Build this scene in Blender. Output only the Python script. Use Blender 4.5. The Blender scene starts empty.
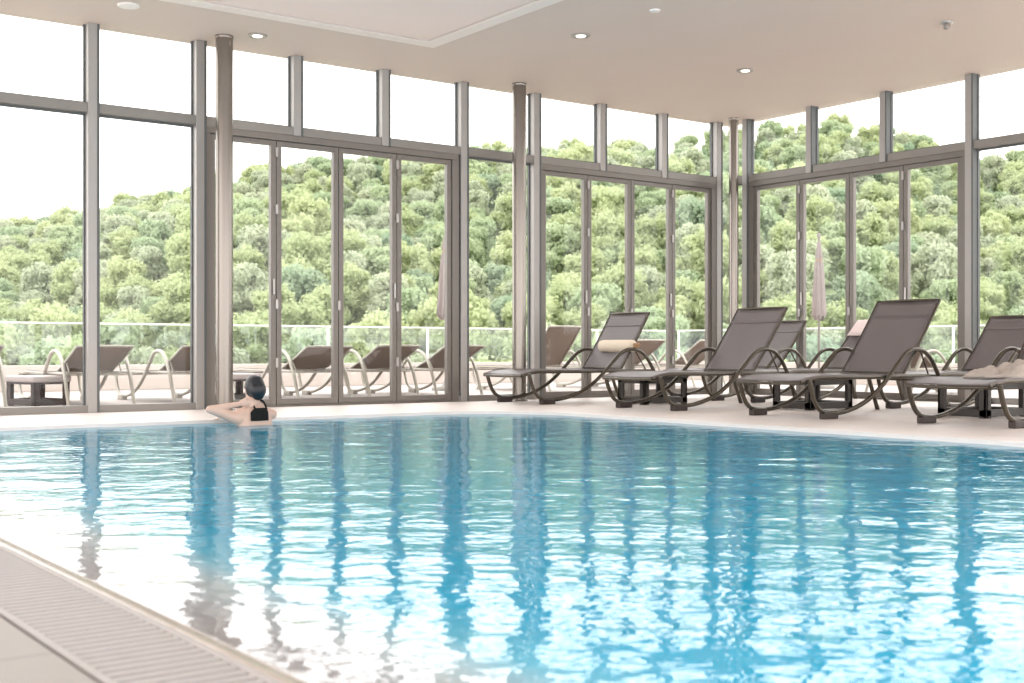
import bpy, bmesh, math, random
from mathutils import Vector, Matrix, noise, Quaternion

random.seed(7)
sc = bpy.context.scene
COL = sc.collection
PI = math.pi

# ------------------------------------------------------------------ materials
def new_mat(name):
    m = bpy.data.materials.new(name); m.use_nodes = True
    nt = m.node_tree; nt.nodes.clear()
    out = nt.nodes.new('ShaderNodeOutputMaterial')
    return m, nt, out

def pbr(name, col, rough=.5, metal=0., var=0., scale=20., bump=0., spec=.5, stretch=(1, 1, 1), trans=0.):
    """Principled surface with a little procedural variation; trans = share of open weave."""
    m, nt, out = new_mat(name)
    b = nt.nodes.new('ShaderNodeBsdfPrincipled')
    b.inputs['Roughness'].default_value = rough
    b.inputs['Metallic'].default_value = metal
    b.inputs['Specular IOR Level'].default_value = spec
    tc = nt.nodes.new('ShaderNodeTexCoord'); mp = nt.nodes.new('ShaderNodeMapping')
    mp.inputs['Scale'].default_value = stretch
    nt.links.new(tc.outputs['Object'], mp.inputs['Vector'])
    nz = nt.nodes.new('ShaderNodeTexNoise'); nz.inputs['Scale'].default_value = scale
    nz.inputs['Detail'].default_value = 5
    nt.links.new(mp.outputs[0], nz.inputs['Vector'])
    mx = nt.nodes.new('ShaderNodeMix'); mx.data_type = 'RGBA'
    mx.inputs[6].default_value = (*[c * (1 - var) for c in col], 1)
    mx.inputs[7].default_value = (*[min(1, c * (1 + var)) for c in col], 1)
    nt.links.new(nz.outputs['Fac'], mx.inputs[0])
    nt.links.new(mx.outputs[2], b.inputs['Base Color'])
    if bump:
        bp = nt.nodes.new('ShaderNodeBump'); bp.inputs['Strength'].default_value = bump
        bp.inputs['Distance'].default_value = .01
        nt.links.new(nz.outputs['Fac'], bp.inputs['Height']); nt.links.new(bp.outputs[0], b.inputs['Normal'])
    if trans:
        t = nt.nodes.new('ShaderNodeBsdfTransparent'); ms = nt.nodes.new('ShaderNodeMixShader')
        ms.inputs[0].default_value = trans
        nt.links.new(b.outputs[0], ms.inputs[1]); nt.links.new(t.outputs[0], ms.inputs[2])
        nt.links.new(ms.outputs[0], out.inputs['Surface'])
    else:
        nt.links.new(b.outputs[0], out.inputs['Surface'])
    return m

def emit(name, col, s):
    m, nt, out = new_mat(name)
    e = nt.nodes.new('ShaderNodeEmission'); e.inputs[0].default_value = (*col, 1); e.inputs[1].default_value = s
    nt.links.new(e.outputs[0], out.inputs['Surface']); return m

def schlick(nt, f0, gain=1.):
    lw = nt.nodes.new('ShaderNodeLayerWeight'); lw.inputs['Blend'].default_value = .5
    p = nt.nodes.new('ShaderNodeMath'); p.operation = 'POWER'; p.inputs[1].default_value = 5
    nt.links.new(lw.outputs['Facing'], p.inputs[0])
    a = nt.nodes.new('ShaderNodeMath'); a.operation = 'MULTIPLY_ADD'; a.use_clamp = True
    a.inputs[1].default_value = (1 - f0) * gain; a.inputs[2].default_value = f0
    nt.links.new(p.outputs[0], a.inputs[0])
    return a.outputs[0], lw

def glass_mat(name, tint=(.97, .985, .98), f0=.04):
    m, nt, out = new_mat(name)
    fac, _ = schlick(nt, f0)
    t = nt.nodes.new('ShaderNodeBsdfTransparent'); t.inputs[0].default_value = (*tint, 1)
    g = nt.nodes.new('ShaderNodeBsdfGlossy'); g.inputs['Roughness'].default_value = .01
    ms = nt.nodes.new('ShaderNodeMixShader')
    nt.links.new(fac, ms.inputs[0]); nt.links.new(t.outputs[0], ms.inputs[1]); nt.links.new(g.outputs[0], ms.inputs[2])
    nt.links.new(ms.outputs[0], out.inputs['Surface']); return m

def tile_mat(name, col, mortar, w, h, ms=.006, rough=.45, offset=0.):
    m, nt, out = new_mat(name)
    b = nt.nodes.new('ShaderNodeBsdfPrincipled'); b.inputs['Roughness'].default_value = rough
    tc = nt.nodes.new('ShaderNodeTexCoord')
    br = nt.nodes.new('ShaderNodeTexBrick'); br.offset = offset; br.squash = 1
    br.inputs['Scale'].default_value = 1; br.inputs['Brick Width'].default_value = w; br.inputs['Row Height'].default_value = h
    br.inputs['Mortar Size'].default_value = ms
    br.inputs['Color1'].default_value = (*col, 1); br.inputs['Color2'].default_value = (*[c * .965 for c in col], 1)
    br.inputs['Mortar'].default_value = (*mortar, 1)
    nt.links.new(tc.outputs['Object'], br.inputs['Vector'])
    nz = nt.nodes.new('ShaderNodeTexNoise'); nz.inputs['Scale'].default_value = 2.5; nz.inputs['Detail'].default_value = 6
    nt.links.new(tc.outputs['Object'], nz.inputs['Vector'])
    mx = nt.nodes.new('ShaderNodeMix'); mx.data_type = 'RGBA'; mx.blend_type = 'MULTIPLY'; mx.inputs[0].default_value = .18
    nt.links.new(br.outputs['Color'], mx.inputs[6]); nt.links.new(nz.outputs['Fac'], mx.inputs[7])
    nt.links.new(mx.outputs[2], b.inputs['Base Color'])
    nt.links.new(b.outputs[0], out.inputs['Surface']); return m

def leaf_mat(name, c1, c2):
    m, nt, out = new_mat(name)
    b = nt.nodes.new('ShaderNodeBsdfDiffuse'); t = nt.nodes.new('ShaderNodeBsdfTranslucent')
    tc = nt.nodes.new('ShaderNodeTexCoord'); nz = nt.nodes.new('ShaderNodeTexNoise'); nz.inputs['Scale'].default_value = 1.1
    nt.links.new(tc.outputs['Object'], nz.inputs['Vector'])
    oi = nt.nodes.new('ShaderNodeObjectInfo')
    ad = nt.nodes.new('ShaderNodeMath'); ad.operation = 'ADD'; ad.use_clamp = True
    sb = nt.nodes.new('ShaderNodeMath'); sb.operation = 'MULTIPLY_ADD'; sb.inputs[1].default_value = .9; sb.inputs[2].default_value = -.45
    nt.links.new(oi.outputs['Random'], sb.inputs[0]); nt.links.new(sb.outputs[0], ad.inputs[0]); nt.links.new(nz.outputs['Fac'], ad.inputs[1])
    mx = nt.nodes.new('ShaderNodeMix'); mx.data_type = 'RGBA'
    mx.inputs[6].default_value = (*c1, 1); mx.inputs[7].default_value = (*c2, 1)
    nt.links.new(ad.outputs[0], mx.inputs[0])
    nt.links.new(mx.outputs[2], b.inputs['Color']); nt.links.new(mx.outputs[2], t.inputs['Color'])
    ms = nt.nodes.new('ShaderNodeMixShader'); ms.inputs[0].default_value = .5
    nt.links.new(b.outputs[0], ms.inputs[1]); nt.links.new(t.outputs[0], ms.inputs[2])
    nt.links.new(ms.outputs[0], out.inputs['Surface']); return m

M = {}
M['mullion'] = pbr('satin_aluminium', (.38, .362, .345), .42, .25, .05, 6)
M['door_metal'] = pbr('taupe_door_metal', (.185, .168, .15), .4, .25, .06, 8)
M['sill'] = pbr('grey_sill_metal', (.25, .235, .215), .42, .25, .05, 6)
M['gasket'] = pbr('dark_gasket', (.11, .12, .12), .6)
M['steel'] = pbr('brushed_steel', (.25, .225, .20), .25, .9, .06, 40, stretch=(1, 1, .05))
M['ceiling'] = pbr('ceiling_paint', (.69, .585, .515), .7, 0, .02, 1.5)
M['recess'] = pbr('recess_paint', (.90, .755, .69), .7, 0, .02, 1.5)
M['strip'] = pbr('strip_paint', (.88, .80, .74), .6, 0, .01, 3)
M['groove'] = pbr('groove_paint', (.42, .36, .32), .8)
M['deck'] = tile_mat('pale_deck_tile', (.82, .735, .69), (.74, .65, .60), 1.2, .6, .004)
M['deck_grey'] = tile_mat('greige_floor_tile', (.33, .30, .27), (.22, .20, .18), 1.2, .9, .006)
M['coping'] = pbr('coping_stone', (.78, .71, .67), .4, 0, .05, 14)
M['rim'] = pbr('wet_rim_stone', (.40, .34, .29), .2, 0, .14, 22, .3)
M['ledge'] = pbr('ledge_tile', (.93, .84, .80), .35, 0, .10, 9)
M['grate'] = pbr('white_grate_plastic', (.37, .34, .325), .45, 0, .06, 20)
M['gutter'] = pbr('gutter_dark', (.22, .20, .19), .7)
M['basin'] = tile_mat('blue_pool_tile', (.10, .62, .86), (.3, .75, .9), .25, .125, .006, .3)
M['glass'] = glass_mat('window_glass', f0=.015)
M['rail_glass'] = glass_mat('balustrade_glass', (.94, .965, .965), .05)
M['rail'] = pbr('pale_rail_metal', (.70, .70, .66), .35, .3)
M['terrace'] = tile_mat('terrace_paving', (.42, .365, .34), (.37, .32, .30), .9, .9, .008, .6)
M['parapet'] = pbr('pale_parapet_render', (.52, .46, .42), .7, 0, .04, 4)
M['slate_out'] = pbr('roof_edge', (.40, .36, .33), .7)
M['tube_dark'] = pbr('bronze_tube', (.085, .072, .055), .26, .55, .08, 12)
M['cap'] = pbr('foot_rubber', (.035, .022, .018), .5)
M['sling_dark'] = pbr('taupe_mesh_sling', (.155, .132, .133), .42, 0, .10, 260, .15, trans=.10)
M['seam_dark'] = pbr('taupe_sling_hem', (.13, .108, .105), .5, 0, .05, 60)
M['tube_pale'] = pbr('cream_tube', (.40, .37, .32), .35, .2, .04, 10)
M['sling_pale'] = pbr('brown_mesh_sling', (.20, .15, .12), .6, 0, .10, 200, trans=.06)
M['seam_pale'] = pbr('brown_sling_hem', (.15, .12, .10), .6)
M['table_dark'] = pbr('dark_brown_plastic', (.036, .029, .024), .4, 0, .1, 30)
M['table_pale'] = pbr('brown_plastic', (.065, .045, .042), .45, 0, .1, 30)
M['table_cloth'] = pbr('pink_white_top', (.46, .40, .39), .6, 0, .05, 10)
M['bolster'] = pbr('cream_cushion', (.78, .68, .54), .8, 0, .06, 60, .2)
M['strap'] = pbr('tan_strap', (.36, .22, .12), .7)
M['towel'] = pbr('beige_towel', (.46, .40, .355), .95, 0, .18, 14, .6)
M['towel_pink'] = pbr('pale_pink_towel', (.80, .68, .66), .95, 0, .10, 30, .5)
M['peach'] = pbr('peach_cloth', (.72, .42, .33), .9, 0, .1, 30, .3)
M['parasol'] = pbr('pink_beige_canvas', (.29, .245, .235), .8, 0, .08, 8)
M['pole'] = pbr('parasol_pole', (.22, .20, .18), .4, .4)
M['hardware'] = pbr('satin_hardware', (.40, .38, .36), .3, .5)
M['skin'] = pbr('skin', (.64, .44, .35), .45, 0, .05, 12)
M['hair'] = pbr('black_hair', (.012, .013, .016), .38, 0, .3, 60, .5, stretch=(1, 1, .15))
M['swim'] = pbr('black_swimsuit', (.008, .008, .008), .75, 0, .2, 40, spec=.2)
M['lamp_ring'] = pbr('lamp_ring_white', (.36, .32, .29), .35, .2)
M['lamp_on'] = emit('lamp_glow', (1, .93, .82), 2.2)
M['lamp_white'] = pbr('speaker_white', (.88, .84, .80), .5)
M['bark'] = pbr('bark', (.16, .13, .11), .9, 0, .3, 3)
M['ground'] = pbr('hill_undergrowth', (.40, .48, .28), .95, 0, .5, .15)
LEAF = [leaf_mat('leaf_yellow_green', (.46, .525, .31), (.55, .60, .37)),  # leaf colours lightened and greyed to stand in for haze over the hill
        leaf_mat('leaf_mid_green', (.42, .51, .34), (.50, .57, .37)),
        leaf_mat('leaf_pale_grey_green', (.49, .54, .40), (.55, .59, .44)),
        leaf_mat('leaf_dark_green', (.33, .43, .30), (.40, .48, .34))]

# water: mirror by Fresnel over clear water that turns turquoise with depth away from the shallow rim
TH = math.radians(53.5)
def water_mat():
    m, nt, out = new_mat('pool_water')
    tc = nt.nodes.new('ShaderNodeTexCoord')
    mp = nt.nodes.new('ShaderNodeMapping'); nt.links.new(tc.outputs['Object'], mp.inputs[0])
    mp.vector_type = 'TEXTURE'; mp.inputs['Rotation'].default_value = (0, 0, TH - PI / 2); mp.inputs['Scale'].default_value = (1.5, 1, 1)
    n1 = nt.nodes.new('ShaderNodeTexNoise'); n1.inputs['Scale'].default_value = 13; n1.inputs['Detail'].default_value = 2
    nt.links.new(mp.outputs[0], n1.inputs['Vector'])
    bp = nt.nodes.new('ShaderNodeBump'); bp.inputs['Strength'].default_value = 1; bp.inputs['Distance'].default_value = .0034
    nt.links.new(n1.outputs['Fac'], bp.inputs['Height'])
    fr = nt.nodes.new('ShaderNodeFresnel'); fr.inputs['IOR'].default_value = 2.15
    
    gl = nt.nodes.new('ShaderNodeBsdfGlossy'); gl.inputs['Roughness'].default_value = .015
    nt.links.new(bp.outputs[0], gl.inputs['Normal'])
    tr = nt.nodes.new('ShaderNodeBsdfTransparent'); tr.inputs[0].default_value = (.86, .97, .98, 1)
    df = nt.nodes.new('ShaderNodeBsdfDiffuse')
    sx = nt.nodes.new('ShaderNodeSeparateXYZ'); nt.links.new(tc.outputs['Object'], sx.inputs[0])
    mr = nt.nodes.new('ShaderNodeMapRange'); mr.inputs[1].default_value = 1.15; mr.inputs[2].default_value = 1.55
    mr.inputs[3].default_value = .35; mr.inputs[4].default_value = .88
    nt.links.new(sx.outputs[0], mr.inputs[0])
    cr = nt.nodes.new('ShaderNodeValToRGB'); m2 = nt.nodes.new('ShaderNodeMapRange')   # colour of the water by its depth over the ledge
    m2.inputs[1].default_value = 1.1; m2.inputs[2].default_value = 2.1; nt.links.new(sx.outputs[0], m2.inputs[0]); nt.links.new(m2.outputs[0], cr.inputs[0])
    e = cr.color_ramp.elements; e[0].position = .05; e[0].color = (.80, .73, .72, 1); e[1].position = .75; e[1].color = (.006, .44, .70, 1)
    q = e.new(.30); q.color = (.60, .72, .74, 1); q = e.new(.50); q.color = (.12, .52, .70, 1)
    nt.links.new(cr.outputs[0], df.inputs[0])
    body = nt.nodes.new('ShaderNodeMixShader')
    nt.links.new(mr.outputs[0], body.inputs[0]); nt.links.new(tr.outputs[0], body.inputs[1]); nt.links.new(df.outputs[0], body.inputs[2])
    ms = nt.nodes.new('ShaderNodeMixShader')
    nt.links.new(fr.outputs[0], ms.inputs[0]); nt.links.new(body.outputs[0], ms.inputs[1]); nt.links.new(gl.outputs[0], ms.inputs[2])
    nt.links.new(ms.outputs[0], out.inputs['Surface']); return m
M['water'] = water_mat()

# ------------------------------------------------------------------ mesh helpers
class MB:
    def __init__(self): self.v = []; self.f = []; self.s = []; self.mi = []
    def add(self, vs, fs, smooth=False, mi=0):
        o = len(self.v); self.v += [tuple(p) for p in vs]
        for f in fs: self.f.append(tuple(i + o for i in f)); self.s.append(smooth); self.mi.append(mi)
    def box(self, x0, x1, y0, y1, z0, z1, b=0., mi=0):
        if b <= 0:
            vs = [(x, y, z) for x in (x0, x1) for y in (y0, y1) for z in (z0, z1)]
            fs = [(0, 1, 3, 2), (4, 6, 7, 5), (0, 4, 5, 1), (2, 3, 7, 6), (0, 2, 6, 4), (1, 5, 7, 3)]
            self.add(vs, fs, mi=mi); return
        bm = bmesh.new(); bmesh.ops.create_cube(bm, size=1)
        for v in bm.verts:
            v.co = Vector(((x0 + x1) / 2 + v.co.x * (x1 - x0), (y0 + y1) / 2 + v.co.y * (y1 - y0), (z0 + z1) / 2 + v.co.z * (z1 - z0)))
        bmesh.ops.bevel(bm, geom=bm.edges[:], offset=b, segments=2, affect='EDGES', profile=.5)
        bm.verts.ensure_lookup_table()
        for i, v in enumerate(bm.verts): v.index = i
        self.add([v.co[:] for v in bm.verts], [[v.index for v in f.verts] for f in bm.faces], mi=mi); bm.free()
    def tube(self, pts, r, n=10, smooth_path=True, ry=None, sub=4, close=False, mi=0):
        pts = [Vector(p) for p in pts]
        rr = list(r) if hasattr(r, '__len__') else [r] * len(pts)
        if smooth_path and len(pts) > 2:
            q = []; qr = []
            for i in range(len(pts) - 1):
                p0 = pts[max(0, i - 1)]; p1 = pts[i]; p2 = pts[i + 1]; p3 = pts[min(len(pts) - 1, i + 2)]
                for k in range(sub):
                    t = k / sub
                    q.append(.5 * ((2 * p1) + (p2 - p0) * t + (2 * p0 - 5 * p1 + 4 * p2 - p3) * t * t + (3 * p1 - p0 - 3 * p2 + p3) * t ** 3))
                    qr.append(rr[i] * (1 - t) + rr[i + 1] * t)
            q.append(pts[-1]); qr.append(rr[-1]); pts, rr = q, qr
        vs = []; up = None
        for i, p in enumerate(pts):
            d = (pts[min(i + 1, len(pts) - 1)] - pts[max(i - 1, 0)]).normalized()
            if up is None:
                up = Vector((0, 1, 0)) if abs(d.y) < .9 else Vector((1, 0, 0))
            up = (up - d * up.dot(d)).normalized(); side = d.cross(up)
            for k in range(n):
                a = 2 * PI * k / n
                vs.append(p + up * math.cos(a) * (ry or 1) * rr[i] + side * math.sin(a) * rr[i])
        fs = [(i * n + k, i * n + (k + 1) % n, (i + 1) * n + (k + 1) % n, (i + 1) * n + k) for i in range(len(pts) - 1) for k in range(n)]
        self.add(vs, fs, True, mi)
        self.add([vs[k] for k in range(n)], [tuple(reversed(range(n)))], mi=mi)
        self.add([vs[-n + k] for k in range(n)], [tuple(range(n))], mi=mi)
    def lathe(self, prof, c=(0, 0, 0), n=32, axis='Z', smooth=True, mi=0):
        vs = []
        for r, z in prof:
            for k in range(n):
                a = 2 * PI * k / n; p = (r * math.cos(a), r * math.sin(a), z)
                if axis == 'Y': p = (p[0], p[2], p[1])
                vs.append((c[0] + p[0], c[1] + p[1], c[2] + p[2]))
        m = len(prof)
        fs = [(i * n + k, i * n + (k + 1) % n, (i + 1) * n + (k + 1) % n, (i + 1) * n + k) for i in range(m - 1) for k in range(n)]
        fs.append(tuple(reversed(range(n)))); fs.append(tuple((m - 1) * n + k for k in range(n)))
        self.add(vs, fs[:-2], smooth, mi); self.add([vs[k] for k in range(n)], [tuple(reversed(range(n)))], mi=mi)
        self.add(vs[-n:], [tuple(range(n))], mi=mi)
    def sheet(self, rows, th, smooth=True, mi=0):
        """rows of points -> a cloth with thickness th (offset along the local normal)."""
        R = len(rows); K = len(rows[0]); P = [[Vector(p) for p in r] for r in rows]
        N = [[None] * K for _ in range(R)]
        for i in range(R):
            for j in range(K):
                a = P[min(i + 1, R - 1)][j] - P[max(i - 1, 0)][j]; b = P[i][min(j + 1, K - 1)] - P[i][max(j - 1, 0)]
                n = a.cross(b); N[i][j] = n.normalized() if n.length > 1e-9 else Vector((0, 0, 1))
        top = [P[i][j] + N[i][j] * th / 2 for i in range(R) for j in range(K)]
        bot = [P[i][j] - N[i][j] * th / 2 for i in range(R) for j in range(K)]
        o = R * K; fs = []
        for i in range(R - 1):
            for j in range(K - 1):
                a, b, c, d = i * K + j, i * K + j + 1, (i + 1) * K + j + 1, (i + 1) * K + j
                fs.append((a, d, c, b)); fs.append((a + o, b + o, c + o, d + o))
        for i in range(R - 1):
            fs.append((i * K, i * K + o, (i + 1) * K + o, (i + 1) * K)); e = K - 1
            fs.append((i * K + e, (i + 1) * K + e, (i + 1) * K + e + o, i * K + e + o))
        for j in range(K - 1):
            fs.append((j, j + 1, j + 1 + o, j + o)); e = (R - 1) * K
            fs.append((e + j, e + j + o, e + j + 1 + o, e + j + 1))
        self.add(top + bot, fs, smooth, mi)
    def mesh(self, name, mats):
        me = bpy.data.meshes.new(name); me.from_pydata(self.v, [], self.f)
        for m in (mats if isinstance(mats, (list, tuple)) else [mats]): me.materials.append(m)
        me.polygons.foreach_set('use_smooth', self.s); me.polygons.foreach_set('material_index', self.mi)
        me.update(); return me
    def build(self, name, mats, parent=None, loc=None, rz=0.):
        o = bpy.data.objects.new(name, self.mesh(name, mats)); COL.objects.link(o)
        if parent: o.parent = parent
        if loc: o.location = loc
        o.rotation_euler.z = rz
        return o

def tag(o, label=None, cat=None, group=None, kind=None):
    if label: o['label'] = label
    if cat: o['category'] = cat
    if group: o['group'] = group
    if kind: o['kind'] = kind
    return o

def empty(name, loc=(0, 0, 0), rz=0.):
    o = bpy.data.objects.new(name, None); COL.objects.link(o)
    o.location = loc; o.rotation_euler.z = rz; o.empty_display_size = .1; return o

def copy_tree(o, parent=None):
    c = o.copy(); COL.objects.link(c); c.parent = parent
    for ch in list(o.children): copy_tree(ch, c)
    return c

# ------------------------------------------------------------------ camera (eye 0.65 m above the deck, level)
EYE = .65
TH = math.radians(53.5)
cam = bpy.data.cameras.new('camera'); co = bpy.data.objects.new('camera', cam); COL.objects.link(co)
co.location = (0, 0, EYE); co.rotation_euler = (PI / 2, 0, -(PI / 2 - TH))
cam.sensor_width = 36; cam.lens = 1225 / 1024 * 36; cam.shift_y = 8.5 / 1024
cam.clip_end = 2000
cam.dof.use_dof = True; cam.dof.focus_distance = 11.5; cam.dof.aperture_fstop = 3.6
sc.camera = co

# ------------------------------------------------------------------ dimensions
YA, XB, H = 12.8, 13.46, 4.04           # back glazing, right glazing, ceiling
PX0, PX1, PY0, PY1, PR = 1.10, 7.92, -2.5, 10.72, 1.05   # pool
WZ = -.025                               # water level

def pool_outline(off=0., n=14, x0=None):
    """right/back edge of the pool with its rounded corner, from near-right round to back-left."""
    x1, y1, r = PX1 + off, PY1 + off, PR + off
    pts = [(x1, PY0)]
    for k in range(n + 1):
        a = PI / 2 * k / n
        pts.append((x1 - r + r * math.cos(a), y1 - r + r * math.sin(a)))
    pts.append((PX0 if x0 is None else x0, y1))
    return pts

# ------------------------------------------------------------------ floor
po = pool_outline(.12)
mb = MB()
z = 0
ring = [(x, y) for x, y in po]
outer = []
for x, y in ring:
    outer.append((x, y))
# deck as strips: right strip, corner fan, back strip
E_OUT = 13.75; N_OUT = 13.02
vs = []; fs = []
for i, (x, y) in enumerate(ring):
    vs.append((x, y, 0))
    if i == 0: vs.append((E_OUT, PY0, 0))
    elif i <= 7: vs.append((E_OUT, PY1 - PR + (N_OUT - PY1 + PR) * (i - 1) / 6.5 if i < 8 else N_OUT, 0))
    elif i < len(ring) - 1: vs.append((E_OUT - (E_OUT - (PX1 - PR)) * (i - 8) / 7., N_OUT, 0))
    else: vs.append((PX0, N_OUT, 0))
for i in range(len(ring) - 1):
    fs.append((2 * i, 2 * i + 1, 2 * i + 3, 2 * i + 2))
# fill the far corner
ci = len(vs); vs.append((E_OUT, N_OUT, 0)); fs.append((2 * 7 + 1, ci, 2 * 8 + 1))
mb.add(vs, fs)
mb.add([(-6, PY1 + .12, 0), (PX0, PY1 + .12, 0), (PX0, N_OUT, 0), (-6, N_OUT, 0)], [(0, 1, 2, 3)])
# the deck body has depth
mb.box(PX1 + .3, E_OUT, PY0, N_OUT, -.3, -.02); mb.box(-6, PX1 - 1, PY1 + .13, N_OUT, -.3, -.02)
fl = mb.build('floor', M['deck']); tag(fl, kind='structure')
mb = MB(); mb.box(-6, .772, -4, PY1 + .12, -.2, 0)
tag(mb.build('floor_left', M['deck_grey']), kind='structure')

# coping along the pool's right and back edge
a = pool_outline(.12); b = pool_outline(0)
mb = MB(); vs = []; fs = []
for (xa, ya), (xb, yb) in zip(a, b):
    vs += [(xa, ya, .0), (xa, ya, .006), (xb, yb, .006), (xb, yb, -.02), (xb + (.0), yb, -.10)]
for i in range(len(a) - 1):
    for k in range(4):
        fs.append((5 * i + k, 5 * i + k + 1, 5 * i + k + 6, 5 * i + k + 5))
mb.add(vs, fs); tag(mb.build('trim_1', M['coping']), kind='structure')

# basin
mb = MB(); vs = []; fs = []
o = pool_outline(0, x0=1.50)
for x, y in o: vs += [(x, y, -.10), (x, y, -1.35)]
for i in range(len(o) - 1): fs.append((2 * i, 2 * i + 1, 2 * i + 3, 2 * i + 2))
mb.add(vs, fs)
mb.add([(1.5, PY0, -.10), (1.5, PY1, -.10), (1.5, PY1, -1.35), (1.5, PY0, -1.35)], [(0, 1, 2, 3)])
mb.box(1.4, PX1 + .1, PY0, PY1 + .1, -1.45, -1.35)
mb.box(1.4, PX1 + .1, PY0 - .1, PY0, -1.45, -.03)
tag(mb.build('pool_basin', M['basin']), kind='structure')
# shallow ledge sloping down from the rim, along the overflow edge
mb = MB()
prof = [(1.062, -.2), (1.062, -.004), (1.075, .0), (1.13, -.018), (1.17, -.036), (1.30, -.075), (1.50, -.15), (1.50, -.3)]
vs = [(x, y, z) for x, z in prof for y in (PY0, PY1 + .02)]
mb.add(vs, [(2 * i, 2 * i + 1, 2 * i + 3, 2 * i + 2) for i in range(len(prof) - 1)], mi=1)
mb.mi[0] = mb.mi[1] = mb.mi[2] = 0
tag(mb.build('trim_2', [M['rim'], M['ledge']]), kind='structure')

# water surface with real ripples
mb = MB()
step = .028
xs = []; x = 1.135
while x < PX1: xs.append(x); x += step
xs.append(PX1)
ys = []; y = 0.3
while y < PY1: ys.append(y); y += step
ys.append(PY1)
waves = []
rw = random.Random(3)
for k in range(16):
    a = TH + rw.gauss(0, .42) + (PI if k % 4 == 0 else 0); L = rw.uniform(.18, .60); waves.append((math.cos(a) * 2 * PI / L, math.sin(a) * 2 * PI / L, rw.uniform(0, 6.3), L * .00074))
def wz(x, y):
    z = 0
    wx = x + .10 * noise.noise(Vector((x * .9, y * .9, 3.))); wy = y + .10 * noise.noise(Vector((x * .9, y * .9, 9.)))
    for kx, ky, ph, am in waves: z += am * math.sin(kx * wx + ky * wy + ph)
    z += .0035 * noise.noise(Vector((x * 1.7, y * 1.7, 0))) + .0020 * noise.noise(Vector((x * 4.3, y * 4.3, 5))) + .0011 * noise.noise(Vector((x * 10, y * 10, 7)))
    g = .75 + .5 * noise.noise(Vector((x * .45, y * .45, 20.)))
    e = min(1, max(0, (x - 1.08) / .25))
    return WZ + z * g * (.35 + .65 * e)
idx = {}; vs = []; fs = []
def inside(x, y):
    cx, cy = PX1 - PR, PY1 - PR
    return not (x > cx and y > cy and (x - cx) ** 2 + (y - cy) ** 2 > (PR + .03) ** 2)
for i, x in enumerate(xs):
    for j, y in enumerate(ys):
        if inside(x, y): idx[i, j] = len(vs); vs.append((x, y, wz(x, y)))
for i in range(len(xs) - 1):
    for j in range(len(ys) - 1):
        q = [idx.get(k) for k in ((i, j), (i + 1, j), (i + 1, j + 1), (i, j + 1))]
        if None not in q: fs.append(q)
mb.add(vs, fs, True)
mb.add([(1.135, PY0, WZ), (PX1, PY0, WZ), (PX1, .3, WZ), (1.135, .3, WZ)], [(0, 1, 2, 3)])
tag(mb.build('pool_water', M['water']), 'rippled turquoise pool water mirroring the tall windows', 'water', kind='stuff')

# overflow gutter and its grate
mb = MB(); mb.box(.785, 1.062, PY0, PY1 + .12, -.2, -.12); tag(mb.build('trim_3', M['gutter']), kind='structure')
gr = empty('drain_grate', (.925, 5, 0))
tag(gr, 'long pale slatted overflow grate between grey tiles and the pool rim', 'drain grate')
mb = MB(); yy = .6
while yy < 10.8:
    mb.box(-.118, .118, yy - 5, yy - 5 + .026, -.03, -.002); yy += .045
mb.build('slats', M['grate'], gr)
for sx in (-.129, .129):
    mb = MB(); mb.box(sx - .009, sx + .009, .5 - 5, 10.84 - 5, -.05, .0, .002); mb.build('edge_rail', M['grate'], gr)

# ------------------------------------------------------------------ ceiling
mb = MB()
RX, RY = 7.44, 11.54
mb.box(-3, RX, RY, N_OUT, H, H + .3); mb.box(RX, E_OUT, -1.5, N_OUT, H, H + .3)
mb.box(-3, RX, -1.5, RY, H + .05, H + .3)
tag(mb.build('ceiling', M['ceiling']), kind='structure')
mb = MB()   # pale border strip with a dark shadow gap and the raised inner panel
mb.box(-3, RX, RY - .17, RY, H - .012, H + .05); mb.box(RX - .17, RX, -1.5, RY - .17, H - .012, H + .05)
tag(mb.build('trim_4', M['strip']), kind='structure')
mb = MB(); mb.box(-3, RX - .21, -1.5, RY - .21, H - .004, H + .05)
tag(mb.build('ceiling_panel', M['recess']), kind='structure')
mb = MB(); mb.box(-3, RX - .17, RY - .21, RY - .17, H + .02, H + .05); mb.box(RX - .21, RX - .17, -1.5, RY - .21, H + .02, H + .05)
tag(mb.build('trim_5', M['groove']), kind='structure')

lights = [((5.64, 12.23), 'recessed downlight glowing above the left round column', True),
          ((8.44, 10.16), 'recessed downlight glowing in the middle of the ceiling', True),
          ((11.09, 10.24), 'recessed downlight glowing nearest the glass corner', True),
          ((4.13, 11.92), 'unlit white round ceiling fitting above the left windows', False),
          ((8.41, 8.97), 'small unlit white ceiling disc nearest the top edge, right of the panel', False)]
for i, ((x, y), lab, on) in enumerate(lights):
    r = .105 if on or i == 3 else .055
    t = empty('ceiling_light' if on else 'ceiling_disc', (x, y, H)); tag(t, lab, 'ceiling light', 'fittings in the ceiling')
    mb = MB(); mb.lathe([(r * .50, .0), (r * .52, -.010), (r * .9, -.018), (r, -.010), (r, 0)], n=36); mb.build('trim_ring', M['lamp_ring'] if on else M['lamp_white'], t)
    mb = MB()
    mb.lathe([(r * .05, -.016), (r * .42, -.020), (r * .50, -.016), (r * .50, -.004)] if on else [(r * .05, -.018), (r * .5, -.017), (r * .69, -.013), (r * .69, -.002)], n=32)
    mb.build('lens' if on else 'cover', M['lamp_on'] if on else M['lamp_white'], t)
    if on:
        l = bpy.data.lights.new('downlight', 'SPOT'); l.energy = 25; l.spot_size = 1.9; l.spot_blend = .8; l.color = (1, .92, .82); l.shadow_soft_size = .07
        lo = bpy.data.objects.new('downlight_source', l); COL.objects.link(lo); lo.parent = t; lo.location = (0, 0, -.04)
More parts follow.
